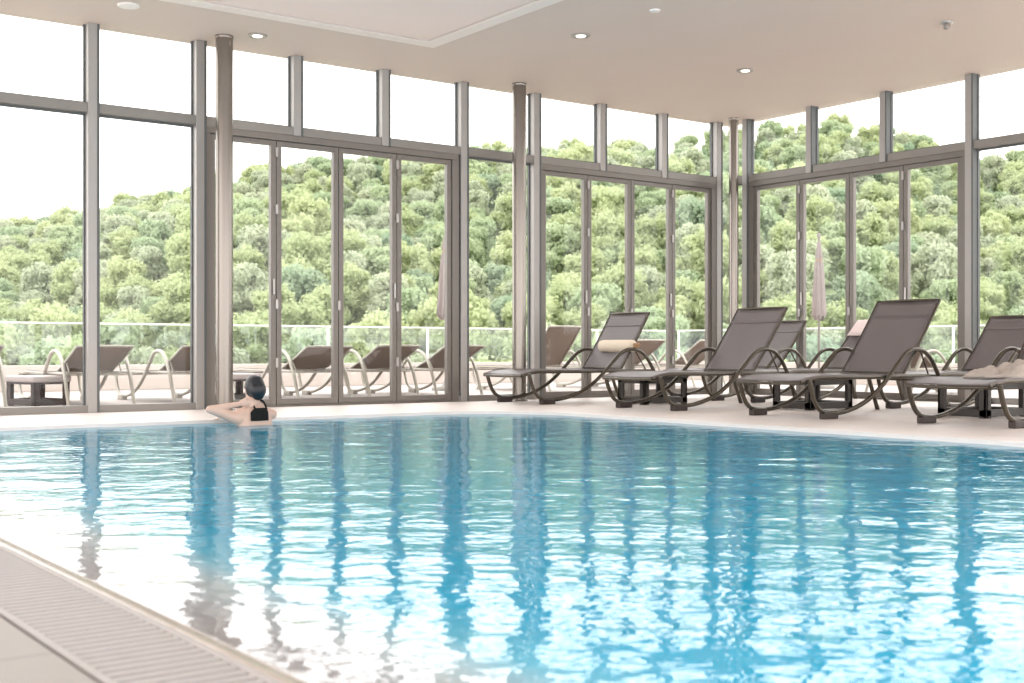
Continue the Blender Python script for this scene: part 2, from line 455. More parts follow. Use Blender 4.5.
t = empty('smoke_detector', (11.14, 7.5, H)); tag(t, 'small silver ceiling detector on the right of the ceiling', 'detector')
mb = MB(); mb.lathe([(.06, 0), (.06, -.02), (.035, -.03)], n=24); mb.build('base', M['hardware'], t)
mb = MB(); mb.lathe([(.028, -.03), (.036, -.06), (.030, -.075), (.01, -.08)], n=24); mb.build('sensor_head', M['lamp_ring'], t)

# ------------------------------------------------------------------ glazing
TZ0, TZ1 = 3.115, 3.215
MW, MD = .11, .15
A_m = [-.58, .58, 1.74, 2.91, 4.07, 5.24, 6.41, 7.58, 8.73, 9.89, 11.04, 12.20, 13.31]
B_m = [12.44, 11.25, 10.02, 8.76, 7.42, 6.17, 4.92, 3.67]
doors_A = [(5.26, 8.64), (9.90, 13.25)]
doors_B = [(8.78, 12.38)]

# back wall grid
mb = MB()
for x in A_m:
    z0 = TZ0 if any(a + .2 < x < b - .2 for a, b in doors_A) else 0
    mb.box(x - MW / 2, x + MW / 2, YA, YA + MD, z0, H, .004)
    mb.box(x + MW / 2 - .018, x + MW / 2 + .008, YA - .004, YA + .10, z0, H, mi=1)
    if z0 == 0: mb.box(x - .072, x + .072, YA + .09, YA + .13, 0, H, mi=1)
    else: mb.box(x - .072, x + .072, YA + .09, YA + .13, z0, H, mi=1)
mb.box(-1.2, 13.36, YA + .01, YA + MD, TZ0, TZ1, .004, 2)
mb.box(-1.2, 13.36, YA + .085, YA + .13, TZ0 - .02, TZ1 + .02, mi=1)
for a, b in [(-1.2, 5.26), (8.64, 9.9)]: mb.box(a, b, YA + .01, YA + MD, 0, .075, .004, 2)
tag(mb.build('wall_back', [M['mullion'], M['gasket'], M['sill']]), kind='structure')
mb = MB()
for y in B_m:
    z0 = TZ0 if any(a + .2 < y < b - .2 for a, b in doors_B) else 0
    mb.box(XB, XB + MD, y - MW / 2, y + MW / 2, z0, H, .004)
    mb.box(XB - .004, XB + .10, y - MW / 2 - .006, y - MW / 2 + .016, z0, H, mi=1)
    mb.box(XB + .09, XB + .13, y - .070, y + .070, z0, H, mi=1)
mb.box(XB + .01, XB + MD, 3, 12.7, TZ0, TZ1, .004, 2)
mb.box(XB + .085, XB + .13, 3, 12.7, TZ0 - .02, TZ1 + .02, mi=1)
mb.box(XB + .01, XB + MD, 3, 8.78, 0, .075, .004)
mb.box(XB + .01, XB + MD, 12.38, 12.7, 0, .075, .004)
tag(mb.build('wall_right', [M['mullion'], M['gasket'], M['sill']]), kind='structure')
wn = 0
def pane(x0, x1, y0, y1, z0, z1):
    global wn
    wn += 1
    mb = MB(); mb.box(x0, x1, y0, y1, z0, z1)
    tag(mb.build('window_%d' % wn, M['glass']), kind='structure')
for a, b in zip(A_m[:-1], A_m[1:]):
    pane(a + .05, b - .05, YA + .10, YA + .112, TZ1, H)
    if not any(d0 - .2 < (a + b) / 2 < d1 + .2 for d0, d1 in doors_A): pane(a + .05, b - .05, YA + .10, YA + .112, .07, TZ0)
for a, b in zip(B_m[1:], B_m[:-1]):
    pane(XB + .10, XB + .112, a + .05, b - .05, TZ1, H)
    if not any(d0 - .2 < (a + b) / 2 < d1 + .2 for d0, d1 in doors_B): pane(XB + .10, XB + .112, a + .05, b - .05, .07, TZ0)
# narrow corner panes
pane(13.35, 13.60, YA + .10, YA + .112, 0.0, H)
pane(XB + .13, XB + .142, 12.45, YA + .10, 0.0, H)

def folding_door(n, along, a, b, plane):
    """four-leaf folding glass door; built along +X in local space, leaves between a and b."""
    root = empty('door_%d' % n, (0, 0, 0)); tag(root, kind='structure')
    def T(o):
        if along == 'X': o.location = (0, plane, 0)
        else: o.rotation_euler.z = -PI / 2; o.location = (plane, 0, 0)
        return o
    s = 1 if along == 'X' else -1
    def bx(mb, u0, u1, d0, d1, z0, z1, bv=.004, mi=0):
        if along == 'X': mb.box(u0, u1, d0, d1, z0, z1, bv, mi)
        else: mb.box(-u1, -u0, d0, d1, z0, z1, bv, mi)
    f = MB()
    fw = .09
    bx(f, a - .01, a + fw, .012, .14, 0, TZ0 - .002); bx(f, b - fw, b + .01, .012, .14, 0, TZ0 - .002)
    bx(f, a, b, .008, .145, TZ0 - .075, TZ0 - .001); bx(f, a, b, .02, .12, 0, .022)
    fo = T(f.build('frame', M['door_metal'], root))
    la, lb = a + fw, b - fw; w = (lb - la) / 4
    for i in range(4):
        u0, u1 = la + i * w + .004, la + (i + 1) * w - .004
        m_ = MB(); st = .062
        bx(m_, u0, u0 + st, .03, .095, .024, TZ0 - .078); bx(m_, u1 - st, u1, .03, .095, .024, TZ0 - .078)
        bx(m_, u0 + st - .002, u1 - st + .002, .032, .093, .024, .092); bx(m_, u0 + st - .002, u1 - st + .002, .032, .093, TZ0 - .135, TZ0 - .078)
        lf = T(m_.build('door_leaf', M['door_metal'], root))
        p = MB(); bx(p, u0 + st - .004, u1 - st + .004, .055, .067, .09, TZ0 - .13, 0)
        po_ = p.build('pane', M['glass'], lf)
        if i < 3:
            hz = (.45, 1.12, 2.2, 2.85) if i % 2 == 0 else ((1.12,))
            for hh in hz:
                g = MB(); bx(g, u1 - .012, u1 + .02, .008, .032, hh, hh + .11, .004)
                g.build('hinge' if i % 2 == 0 else 'door_handle', M['hardware'], lf)
            if i % 2 == 0:
                g = MB(); bx(g, u1 - .045, u1 - .025, .0, .03, 1.28, 1.46, .006); g.build('door_handle', M['hardware'], lf)
    return root
folding_door(1, 'X', *doors_A[0], YA)
folding_door(2, 'X', *doors_A[1], YA)
folding_door(3, 'Y', *doors_B[0], XB)

# round columns standing just inside the glass
for (x, y, r, lab) in [(5.37, 12.48, .093, 'round brushed steel column left, behind the bathing person'),
                       (9.35, 12.48, .088, 'round brushed steel column between the two sets of folding doors'),
                       (13.26, 12.47, .068, 'slim round steel column in the glass corner')]:
    c = empty('round_column', (x, y, 0)); tag(c, lab, 'column', 'round steel columns')
    mb = MB(); mb.lathe([(r, .0), (r, H - .02)], n=40); mb.build('shaft', M['steel'], c)
    mb = MB(); mb.lathe([(r + .02, 0), (r + .02, .012), (r + .003, .016)], n=40); mb.build('base_ring', M['steel'], c)
    mb = MB(); mb.lathe([(r + .003, H - .03), (r + .005, H - .025), (r + .005, H)], n=40); mb.build('top_ring', M['steel'], c)

# ------------------------------------------------------------------ loungers
def sun_lounger(loc, rz, label, group, pale=False, ang=54., W=.78, blen=.95):
    """length runs along +X from the foot end; width is centred on y=0."""
    tb, sl, hm = (M['tube_pale'], M['sling_pale'], M['seam_pale']) if pale else (M['tube_dark'], M['sling_dark'], M['seam_dark'])
    root = empty('sun_lounger', loc, rz); tag(root, label, 'sun lounger', group)
    hw = W / 2; iw = hw - .045
    prof = [(.0, .355), (.05, .366), (.12, .384), (.22, .398), (.35, .402), (.6, .400), (.9, .396), (1.2, .398), (1.45, .40), (1.58, .40)]
    f = MB()
    for s in (-1, 1):
        f.tube([(u, s * iw, z - .012) for u, z in prof] + [(2.08, s * iw, .385)], .020, ry=.8, sub=2)
    f.tube([(.0, -iw, .343), (-.012, -iw * .6, .338), (-.016, 0, .336), (-.012, iw * .6, .338), (.0, iw, .343)], .0155)
    for u in (.55, 1.1, 1.58, 2.08): f.tube([(u, -iw, .375), (u, iw, .375)], .012, smooth_path=False)
    f.build('seat_frame', tb, root)
    # seat sling, sagging slightly between the rails
    m = MB(); rows = []
    for u, z in prof:
        rows.append([(u, -iw + 2 * iw * k / 12, z + .006 - .018 * math.sin(PI * k / 12) * min(1, u * 4 + .3)) for k in range(13)])
    m.sheet(rows, .006); seat = m.build('seat', sl, root)
    h = MB(); h.tube([(u, -iw, z + .004) for u, z in prof], .011, n=8, sub=2); h.tube([(u, iw, z + .004) for u, z in prof], .011, n=8, sub=2)
    h.build('hem', hm, seat)
    # backrest
    a = math.radians(ang); ca, sa = math.cos(a), math.sin(a); ux, uz = 1.57, .405
    def bp(t, y, n=0.): return (ux + ca * t - sa * n, y, uz + sa * t + ca * n)
    bf = MB()
    bw = iw - .012
    for s in (-1, 1): bf.tube([bp(-.02, s * bw), bp(blen * .5, s * bw, -.012), bp(blen, s * bw)], .015, ry=.8, sub=4)
    bf.tube([bp(blen, -bw), bp(blen + .006, -bw * .5), bp(blen + .008, 0), bp(blen + .006, bw * .5), bp(blen, bw)], .0145)
    bf.tube([bp(.02, -bw), bp(.02, bw)], .012, smooth_path=False)
    brf = bf.build('backrest_frame', tb, root)
    m = MB(); rows = []
    for i in range(13):
        t = blen * i / 12
        rows.append([bp(t, -bw + 2 * bw * k / 12, .006 - .012 * math.sin(PI * i / 12) - .012 * math.sin(PI * k / 12)) for k in range(13)])
    m.sheet(rows, .006); back = m.build('backrest', sl, root)
    h = MB(); t0 = blen * .77
    rr = [[bp(t, -bw + 2 * bw * k / 12, .010 - .012 * math.sin(PI * t / blen) - .012 * math.sin(PI * k / 12)) for k in range(13)] for t in (t0, t0 + .028)]
    h.sheet(rr, .007); h.build('seam', hm, back)
    # prop stay behind the backrest
    st = MB()
    for s in (-1, 1): st.tube([bp(blen * .42, s * (bw - .02), -.02), (2.02, s * (bw - .02), .39)], .009, smooth_path=False)
    st.tube([(2.02, -bw + .02, .39), (2.02, bw - .02, .39)], .009, smooth_path=False)
    st.build('back_stay', tb, root)
    path = [(.07, .365), (.085, .33), (.115, .24), (.17, .135), (.25, .075), (.36, .055), (.48, .054), (.62, .070), (.80, .115), (.98, .19),
            (1.14, .292), (1.28, .405), (1.42, .53), (1.52, .61), (1.62, .652), (1.74, .658), (1.86, .625), (1.97, .54), (2.05, .43), (2.11, .33), (2.24, .03)]
    for s in (-1, 1):
        m = MB(); m.tube([(u, s * hw, z) for u, z in path], .0225, n=12, sub=3)
        sf = m.build('side_frame', tb, root)
        m = MB(); m.box(.25, .45, s * hw - .036, s * hw + .036, 0, .068, .010); m.build('foot_pad', M['cap'] if not pale else tb, sf)
        m = MB(); m.tube([(2.235, s * hw, .045), (2.254, s * hw, .0)], .024, smooth_path=False); m.build('foot_cap', M['cap'] if not pale else tb, sf)
        for u_, za, zb in ((.075, .36, .36), (1.27, .392, .384)):
            m = MB(); m.tube([(u_, s * hw, za), (u_, s * (iw - .005), zb)], .013, smooth_path=False)
            m.build('bracket', tb, sf)
    return root

# front row, feet towards the pool
G1 = 'front row of dark loungers by the pool'
sun_lounger((8.70, 11.95, 0), 0, 'dark mesh sun lounger with a cream bolster, farthest in the front row', G1, ang=56, blen=.87, W=.86)
sun_lounger((8.88, 9.91, 0), 0, 'dark mesh sun lounger standing second from the cream bolster one', G1, ang=52, blen=.93, W=.88)
sun_lounger((8.90, 7.93, 0), 0, 'dark mesh sun lounger with tallest see-through back, front and centre right', G1, ang=51, blen=.98, W=.88)
sun_lounger((9.09, 6.12, 0), 0, 'dark mesh sun lounger with a crumpled towel, at the right edge', G1, ang=52, W=.88)
G2 = 'second row of dark loungers by the glass'
sun_lounger((11.13, 11.45, 0), 0, 'dark sun lounger in the second row nearest the glass corner', G2, ang=48, blen=.86, W=.74)
sun_lounger((11.13, 10.02, 0), 0, 'dark sun lounger behind with a pink towel over its back', G2, ang=43, blen=.88, W=.74)
sun_lounger((11.19, 8.07, 0), 0, 'dark sun lounger in the second row, rightmost, grey back before the window', G2, ang=47, blen=.87, W=.76)

# ------------------------------------------------------------------ tables
def side_table(loc, rz, label, group, pale=False, L=.74, Wd=.50, Ht=.35):
    """moulded stool table: a rounded top over a skirt with one window per side."""
    t = empty('side_table', loc, rz); tag(t, label, 'side table', group)
    bm_ = M['table_pale'] if pale else M['table_dark']
    tt = .075 if pale else .045
    m = MB(); m.box(-L / 2, L / 2, -Wd / 2, Wd / 2, Ht - tt, Ht, .016); m.build('tabletop', M['table_cloth'] if pale else bm_, t)
    m = MB(); p = .085; th = .035; x1, y1 = L / 2 - .015, Wd / 2 - .015
    for sx in (-1, 1):
        for sy in (-1, 1):
            m.box(min(sx * x1, sx * (x1 - p)), max(sx * x1, sx * (x1 - p)), min(sy * y1, sy * (y1 - th)), max(sy * y1, sy * (y1 - th)), 0, Ht - .04, .008)
            m.box(min(sx * x1, sx * (x1 - th)), max(sx * x1, sx * (x1 - th)), min(sy * y1, sy * (y1 - p)), max(sy * y1, sy * (y1 - p)), 0, Ht - .04, .008)
    for sy in (-1, 1):
        a0, a1 = sorted((sy * y1, sy * (y1 - th)))
        m.box(-x1, x1, a0, a1, .012, .085, .006); m.box(-x1, x1, a0, a1, Ht - .10, Ht - .03, .006)
    for sx in (-1, 1):
        a0, a1 = sorted((sx * x1, sx * (x1 - th)))
        m.box(a0, a1, -y1, y1, .012, .085, .006); m.box(a0, a1, -y1, y1, Ht - .10, Ht - .03, .006)
    m.build('base', bm_, t)
    return t
G3 = 'dark low tables between the loungers'
side_table((10.20, 10.92, 0), 0, 'dark low table beside the lounger with the cream bolster', G3)
side_table((10.74, 8.92, 0), 0, 'dark low table left of the tallest-backed lounger', G3, Wd=.56, Ht=.37)
side_table((10.84, 6.90, 0), 0, 'dark low table behind the lounger with the crumpled towel', G3, Wd=.56, Ht=.37)

# ------------------------------------------------------------------ cushion, towels
mb = MB()
c = empty('bolster_cushion', (9.86 + .60, 11.86, .40)); 
tag(c, 'cream bolster cushion strapped across the back of the farthest front lounger', 'cushion')
mb = MB(); mb.lathe([(.01, -.33), (.05, -.325), (.074, -.30), (.080, -.26), (.082, 0), (.080, .26), (.074, .30), (.05, .325), (.01, .33)], (0, 0, .30), n=28, axis='Y'); mb.build('pad', M['bolster'], c)
for s_ in (-1, 1):
    mb = MB(); mb.tube([(.0, s_ * .325, .30), (.02, s_ * .36, .31), (.045, s_ * .385, .33)], [.04, .03, .018], n=10); mb.build('strap', M['strap'], c)

def cloth(name, label, cat, loc, L, Wd, hgt, mat, seed, rz=0., th=.02):
    rows = []; n = 34; r = random.Random(seed)
    for i in range(n):
        row = []
        for j in range(n):
            u, v = i / (n - 1), j / (n - 1)
            e = min(1, 6 * min(u, 1 - u, v, 1 - v))
            q = Vector((u * 3.1 + seed, v * 3.1, seed * .37))
            z = hgt * (e ** .7) * (.45 + .65 * noise.noise(q) + .4 * abs(noise.noise(q * 2.2)) + .16 * noise.noise(q * 5))
            z = max(0.0, z)
            row.append(((u - .5) * L + .04 * noise.noise(q * 1.3 + Vector((7, 0, 0))), (v - .5) * Wd + .04 * noise.noise(q * 1.3 + Vector((0, 7, 0))), z + th / 2))
        rows.append(row)
    m = MB(); m.sheet(rows, th); o = m.build(name, mat, loc=loc, rz=rz); tag(o, label, cat); return o
cloth('crumpled_towel', 'crumpled beige towel lying on the rightmost front lounger', 'towel', (10.12, 6.10, .402), .86, .52, .13, M['towel'], 5)
cloth('folded_cloth', 'small peach cloth on top of the crumpled beige towel', 'cloth', (10.42, 5.99, .475), .26, .22, .10, M['peach'], 11)
# towel draped over the top of the second-row back
rows = []
X0, Z0, Y0 = 11.13, 0, 10.02
a = math.radians(43); bt = .88
px_, pz_ = X0 + 1.57 + math.cos(a) * bt, .405 + math.sin(a) * bt
dirb = (math.cos(a), math.sin(a))
path = [(px_ - dirb[0] * s - .035, pz_ - dirb[1] * s + .012) for s in (.26, .17, .08)] + [(px_ - .030, pz_ + .015), (px_ - .005, pz_ + .036), (px_ + .028, pz_ + .022)] + [(px_ + .040, pz_ - .03), (px_ + .045, pz_ - .12), (px_ + .045, pz_ - .22)]
for i, (x, z) in enumerate(path):
    rows.append([(x + .006 * noise.noise(Vector((i * .6, k * .7, 2))), Y0 - .08 + .38 * k / 10, z + .01 * noise.noise(Vector((i * .3, k * .5, 8)))) for k in range(11)])
mb = MB(); mb.sheet(rows, .014)
tag(mb.build('draped_towel', M['towel_pink']), 'pale pink towel hanging over the back of a second-row lounger', 'towel')

# ------------------------------------------------------------------ terrace
mb = MB(); mb.box(-14, 20.6, YA + .22, 21.2, -.35, -.02); mb.box(XB + .29, 20.6, -4, YA + .22, -.35, -.02)
tag(mb.build('terrace_floor', M['terrace']), kind='structure')
mb = MB(); mb.box(-14, XB + .3, YA + .14, YA + .24, -.2, .0); mb.box(XB + .14, XB + .3, 3, YA + .24, -.2, .0)
tag(mb.build('trim_6', M['door_metal']), kind='structure')
RYo, RXo = 20.5, 19.8
mb = MB(); mb.box(-14, RXo + .2, RYo - .1, RYo + .2, -.02, .40, .01); mb.box(RXo - .1, RXo + .2, -4, RYo - .1, -.02, .40, .01)
tag(mb.build('parapet_wall', M['parapet']), kind='structure')
def balustrade(ax, a, b, fixed, label):
    n = int((b - a) / 2.2); w = (b - a) / n
    t = empty('glass_balustrade', ((a + b) / 2, fixed, .40) if ax == 'X' else (fixed, (a + b) / 2, .40), 0 if ax == 'X' else PI / 2)
    tag(t, label, 'balustrade', 'glass balustrades around the terrace'); h = (b - a) / 2
    m = MB(); m.box(-h, h, -.03, .03, .675, .705, .008); m.build('handrail', M['rail'], t)
    for i in range(n):
        m = MB(); m.box(-h + i * w + .02, -h + (i + 1) * w - .02, -.008, .008, .02, .68); m.build('glass_panel', M['rail_glass'], t)
    for i in range(n + 1):
        m = MB(); xx = min(max(-h + i * w, -h + .02), h - .02); m.box(xx - .018, xx + .018, -.02, .02, 0, .68, .004); m.build('post', M['rail'], t)
balustrade('X', -13.4, 19.75, RYo + .05, 'glass balustrade with pale handrail before the hill, facing the long pool side')
balustrade('Y', -3.5, 20.4, RXo + .05, 'glass balustrade with pale handrail on the right terrace')

# outdoor loungers: heads to the glass, feet to the view (+Y)
G4 = 'pale framed loungers on the terrace'
def outl(xl, label, yr=14.62, rz=PI / 2, ang=21.):
    # xl = x of the left side tube, yr = y of the rear foot
    W = .78
    o = sun_lounger((xl + W / 2, yr + 2.25, -.02), 0, label, G4, pale=True, ang=ang, blen=.86, W=W)
    o.rotation_euler.z = -PI / 2
    return o
outl(2.80, 'pale lounger outside with only its armrest showing at the left edge', 14.3)
outl(4.36, 'brown mesh lounger outside crossed by the leftmost upright', 14.62)
outl(5.64, 'brown mesh lounger outside left of the left round column', 14.62)
outl(7.33, 'brown mesh lounger outside in the second door leaf from the column', 14.62)
outl(8.41, 'brown mesh lounger outside in the third door leaf', 14.62, ang=22)
outl(9.50, 'brown mesh lounger outside in the fourth door leaf by the thick jamb', 14.62, ang=22)
outl(12.0, 'pale lounger outside behind the middle round column', 15.2, ang=48)
outl(13.9, 'brown mesh lounger outside right of the cream bolster', 15.4, ang=30)
outl(15.4, 'brown mesh lounger outside before the glass corner', 15.4, ang=30)
side_table((4.20, 15.30, -.02), PI / 2 + .28, 'low brown table with pinkish top outside the leftmost window', 'low tables on the terrace', pale=True, Ht=.36, L=.64)
side_table((6.72, 15.30, -.02), PI / 2, 'low brown table with pinkish top outside beyond the bathing person', 'low tables on the terrace', pale=True, Ht=.36, L=.64)
# right terrace
for (y, lab) in [(11.2, 'pale lounger outside the right doors, nearest the corner'), (9.0, 'pale lounger outside the right doors, behind the tallest-backed lounger'), (6.9, 'pale lounger outside right of the broad post')]:
    o = sun_lounger((17.4, y, -.02), PI, lab, 'pale loungers on the right terrace', pale=True, ang=40, blen=.86)

# parasols, closed
def parasol(loc, label, z0, z1, rad):
    t = empty('closed_parasol', loc); tag(t, label, 'parasol', 'closed parasols on the terrace')
    m = MB(); m.tube([(0, 0, .05), (0, 0, z1 + .10)], .022, smooth_path=False); m.build('pole', M['pole'], t)
    m = MB(); m.lathe([(.27, 0), (.27, .05), (.10, .075), (.04, .22), (.03, .24)], n=32); m.build('base', M['pole'], t)
    m = MB(); n = 40; rows = []
    zz = [z0, z0 + .03, z0 + .25, z0 + (z1 - z0) * .45, z0 + (z1 - z0) * .70, z0 + (z1 - z0) * .76, z0 + (z1 - z0) * .80, z1 - .08, z1]
    rr = [rad, rad * 1.02, rad * .92, rad * .78, rad * .62, rad * .46, rad * .56, rad * .30, .03]
    vs = []
    for z_, r_ in zip(zz, rr):
        for k in range(n):
            a_ = 2 * PI * k / n; q = r_ * (1 + .22 * math.cos(8 * a_ + z_ * .8)); dz = .05 * math.cos(8 * a_ + 1) if z_ == z0 else 0
            vs.append((q * math.cos(a_), q * math.sin(a_), z_ + dz))
    fs = [(i * n + k, i * n + (k + 1) % n, (i + 1) * n + (k + 1) % n, (i + 1) * n + k) for i in range(len(zz) - 1) for k in range(n)]
    fs += [tuple(reversed(range(n))), tuple((len(zz) - 1) * n + k for k in range(n))]
    m.add(vs, fs, True); m.build('canopy', M['parasol'], t)
    m = MB(); zb = z0 + (z1 - z0) * .76; m.lathe([(rad * .50, zb - .02), (rad * .54, zb), (rad * .50, zb + .02)], n=24); m.build('tie_band', M['strap'], t)
    m = MB(); m.lathe([(.03, z1 + .08), (.04, z1 + .12), (.015, z1 + .16)], n=16); m.build('finial', M['pole'], t)
parasol((11.25, 17.0, -.02), 'closed pinkish parasol outside beside the thick door jamb', 1.22, 2.65, .165)
parasol((17.0, 13.98, -.02), 'closed pinkish parasol outside the right doors', 1.24, 2.55, .105)

# ------------------------------------------------------------------ person in the water
def capsule(mb, p0, p1, r0, r1, n=14):
    p0, p1 = Vector(p0), Vector(p1); d = (p1 - p0).normalized()
    up = Vector((0, 0, 1)) if abs(d.z) < .9 else Vector((1, 0, 0)); a = d.cross(up).normalized(); b = d.cross(a)
    vs = []; rings = []
    m = 5
    for i in range(m + 1): t = PI / 2 * i / m; rings.append((p0 - d * r0 * math.cos(t), r0 * math.sin(t) + 1e-4))
    for i in range(m + 1): t = PI / 2 * i / m; rings.append((p1 + d * r1 * math.sin(t), r1 * math.cos(t) + 1e-4))
    for c, r in rings:
        for k in range(n): an = 2 * PI * k / n; vs.append(c + a * math.cos(an) * r + b * math.sin(an) * r)
    R = len(rings)
    fs = [(i * n + k, (i + 1) * n + k, (i + 1) * n + (k + 1) % n, i * n + (k + 1) % n) for i in range(R - 1) for k in range(n)]
    fs += [tuple(range(n)), tuple(reversed([(R - 1) * n + k for k in range(n)]))]
    mb.add(vs, fs, True)
def ellip(mb, c, r, rot=None, nu=20, nv=12):
    q = rot or Matrix.Identity(3); c = Vector(c); vs = []
    for i in range(nv + 1):
        t = PI * i / nv
        for k in range(nu):
            a = 2 * PI * k / nu
            vs.append(c + q @ Vector((r[0] * (math.sin(t) + 1e-4) * math.cos(a), r[1] * (math.sin(t) + 1e-4) * math.sin(a), r[2] * math.cos(t))))
    fs = [(i * nu + k, (i + 1) * nu + k, (i + 1) * nu + (k + 1) % nu, i * nu + (k + 1) % nu) for i in range(nv) for k in range(nu)]
    fs += [tuple(range(nu)), tuple(reversed([nv * nu + k for k in range(nu)]))]
    mb.add(vs, fs, True)
def remesh(mb, name, mat, parent, vox, smooth=6):
    o = mb.build(name, mat, parent)
    r = o.modifiers.new('r', 'REMESH'); r.mode = 'VOXEL'; r.voxel_size = vox
    s = o.modifiers.new('s', 'SMOOTH'); s.factor = .5; s.iterations = smooth
    dg = bpy.context.evaluated_depsgraph_get(); dg.update()
    me = bpy.data.meshes.new_from_object(o.evaluated_get(dg)); o.modifiers.clear(); o.data = me
    for p in me.polygons: p.use_smooth = True
    return o
# local frame: x = her right, y = the way she faces (out to the hill), z up; origin at the waterline
pr = empty('person', (4.70, 10.24, WZ - .008), math.radians(6))
tag(pr, 'person seen from behind, chest-deep at the pool edge, left elbow raised, dark hair, black swimsuit', 'person')
b = MB()
# torso
ellip(b, (0, .01, .02), (.178, .095, .20)); ellip(b, (0, .02, .09), (.168, .085, .10)); ellip(b, (0, .0, -.22), (.125, .085, .17)); ellip(b, (0, -.01, -.42), (.165, .11, .14))
ellip(b, (-.055, .09, .0), (.06, .05, .06)); ellip(b, (.055, .09, .0), (.06, .05, .06))
capsule(b, (-.08, .01, .125), (-.165, .01, .105), .055, .052); capsule(b, (.08, .01, .125), (.165, .01, .10), .055, .052)
capsule(b, (0, .0, .12), (.0, .015, .235), .060, .050)              # neck
ellip(b, (0, .03, .335), (.073, .088, .108)); ellip(b, (0, .07, .275), (.05, .045, .05))   # skull, jaw
ellip(b, (0, .122, .32), (.012, .018, .018)); ellip(b, (-.077, .03, .32), (.012, .018, .028)); ellip(b, (.077, .03, .32), (.012, .018, .028))
ellip(b, (-.028, .108, .345), (.014, .01, .009)); ellip(b, (.028, .108, .345), (.014, .01, .009)); ellip(b, (0, .11, .285), (.022, .012, .008))
# left arm: elbow out to the left, hand back at the nape
LS, LE, LW = (-.165, .01, .070), (-.425, .05, .160), (-.18, .0, .198)
capsule(b, LS, LE, .058, .034); capsule(b, LE, LW, .034, .024)
ellip(b, (-.125, -.025, .212), (.050, .020, .036), Matrix.Rotation(-.45, 3, 'Z'))
for i, (dz, l) in enumerate(((.030, .068), (.011, .078), (-.009, .074), (-.027, .058))):
    p0 = Vector((-.088, -.035, .205 + dz)); p1 = p0 + Vector((l * .55, -.024, .002)); p2 = p1 + Vector((l * .5, .004, -.006))
    capsule(b, p0, p1, .0095, .009, 10); capsule(b, p1, p2, .009, .008, 10)
capsule(b, (-.14, -.03, .235), (-.10, -.035, .262), .011, .009, 10)
# right arm: forward, forearm resting on the deck edge
RS, RE, RW = (.175, .01, .10), (.215, .24, .045), (.02, .40, .062)
capsule(b, RS, RE, .050, .038); capsule(b, RE, RW, .038, .025)
ellip(b, (-.03, .43, .058), (.048, .036, .020), Matrix.Rotation(-.5, 3, 'Z'))
for i, dy in enumerate((-.024, -.008, .010, .026)):
    p0 = Vector((-.065, .445 + dy, .058)); p1 = p0 + Vector((-.042, .018, .0)); p2 = p1 + Vector((-.030, .006, -.012))
    capsule(b, p0, p1, .0095, .009, 10); capsule(b, p1, p2, .009, .008, 10)
capsule(b, (-.02, .395, .06), (-.062, .392, .055), .011, .009, 10)
# legs under the water
for s in (-1, 1):
    capsule(b, (s * .085, -.01, -.48), (s * .10, .03, -.86), .085, .055); capsule(b, (s * .10, .03, -.86), (s * .10, -.02, -1.20), .052, .036)
    capsule(b, (s * .10, -.02, -1.235), (s * .11, .14, -1.26), .036, .026)
body = remesh(b, 'body', M['skin'], pr, .0065)
# hair: close cap with a low bun
b = MB()
ellip(b, (0, .008, .352), (.090, .100, .108)); ellip(b, (0, -.045, .325), (.080, .070, .085)); ellip(b, (0, -.055, .275), (.055, .045, .045)); ellip(b, (0, -.01, .42), (.06, .065, .035))
hair = remesh(b, 'hair', M['hair'], pr, .008)
# swimsuit back panel with a neck strap, following the back
def back_y(x, z):
    return -.096 * math.sqrt(max(.02, 1 - (x / .185) ** 2 - ((z - .03) / .32) ** 2)) + .012
rows = []
for i in range(10):
    z_ = .165 - .115 * i / 9; w0 = -.055 - .035 * min(1, i / 3); w1 = .085 if i > 2 else .06 + .008 * i
    rows.append([(w0 + (w1 - w0) * k / 12, back_y(w0 + (w1 - w0) * k / 12, z_) - .010, z_) for k in range(13)])
m = MB(); m.sheet(rows, .012)
m.tube([(.075, back_y(.075, .15) - .008, .15), (.068, -.058, .19), (.055, -.038, .225), (.045, .03, .23)], .009, n=8)
m.tube([(-.048, back_y(-.048, .16) - .008, .16), (-.05, -.058, .185), (-.050, -.03, .215), (-.04, .03, .23)], .008, n=8)
m.build('swimsuit', M['swim'], pr)

# ------------------------------------------------------------------ hill and forest
f_px = 1225.
sky = [(-400, 236), (-150, 232), (0, 226), (40, 222), (80, 216), (110, 208), (150, 196), (192, 184), (232, 174), (303, 164), (370, 156), (450, 152), (545, 147), (574, 143), (644, 147),
       (677, 140), (751, 130), (797, 124), (839, 120), (873, 125), (900, 134), (942, 146), (987, 155), (1030, 158), (1200, 165), (1500, 180)]
def crest_elev(az):
    """tangent of the crest's elevation for a compass bearing (tan of the angle right of the view axis)."""
    x = 512 + az * f_px
    for (x0, y0), (x1, y1) in zip(sky[:-1], sky[1:]):
        if x0 <= x <= x1: return (350 - (y0 + (y1 - y0) * (x - x0) / (x1 - x0))) / f_px
    return (350 - (sky[0][1] if x < sky[0][0] else sky[-1][1])) / f_px
FW = Vector((math.cos(TH), math.sin(TH), 0)); RT = Vector((math.sin(TH), -math.cos(TH), 0))
D0, D1 = 88., 235.
def hill_z(az, d):
    t = (d - D0) / (D1 - D0)
    top = crest_elev(az) * D1 - 5.0
    if t <= 0: return -8
    if t >= 1: return -8 + (top + 8) * (1 - .25 * (t - 1))
    return -8 + (top + 8) * (t ** .92) + 2.2 * math.sin(az * 14 + d * .035) * math.sin(PI * t)
def wpos(az, d): return FW * d + RT * (az * d)
mb = MB(); vs = []; fs = []
azs = [-.62 + 1.24 * i / 90 for i in range(91)]; ds = [24, 50, 75] + [88 + 6 * j for j in range(32)]
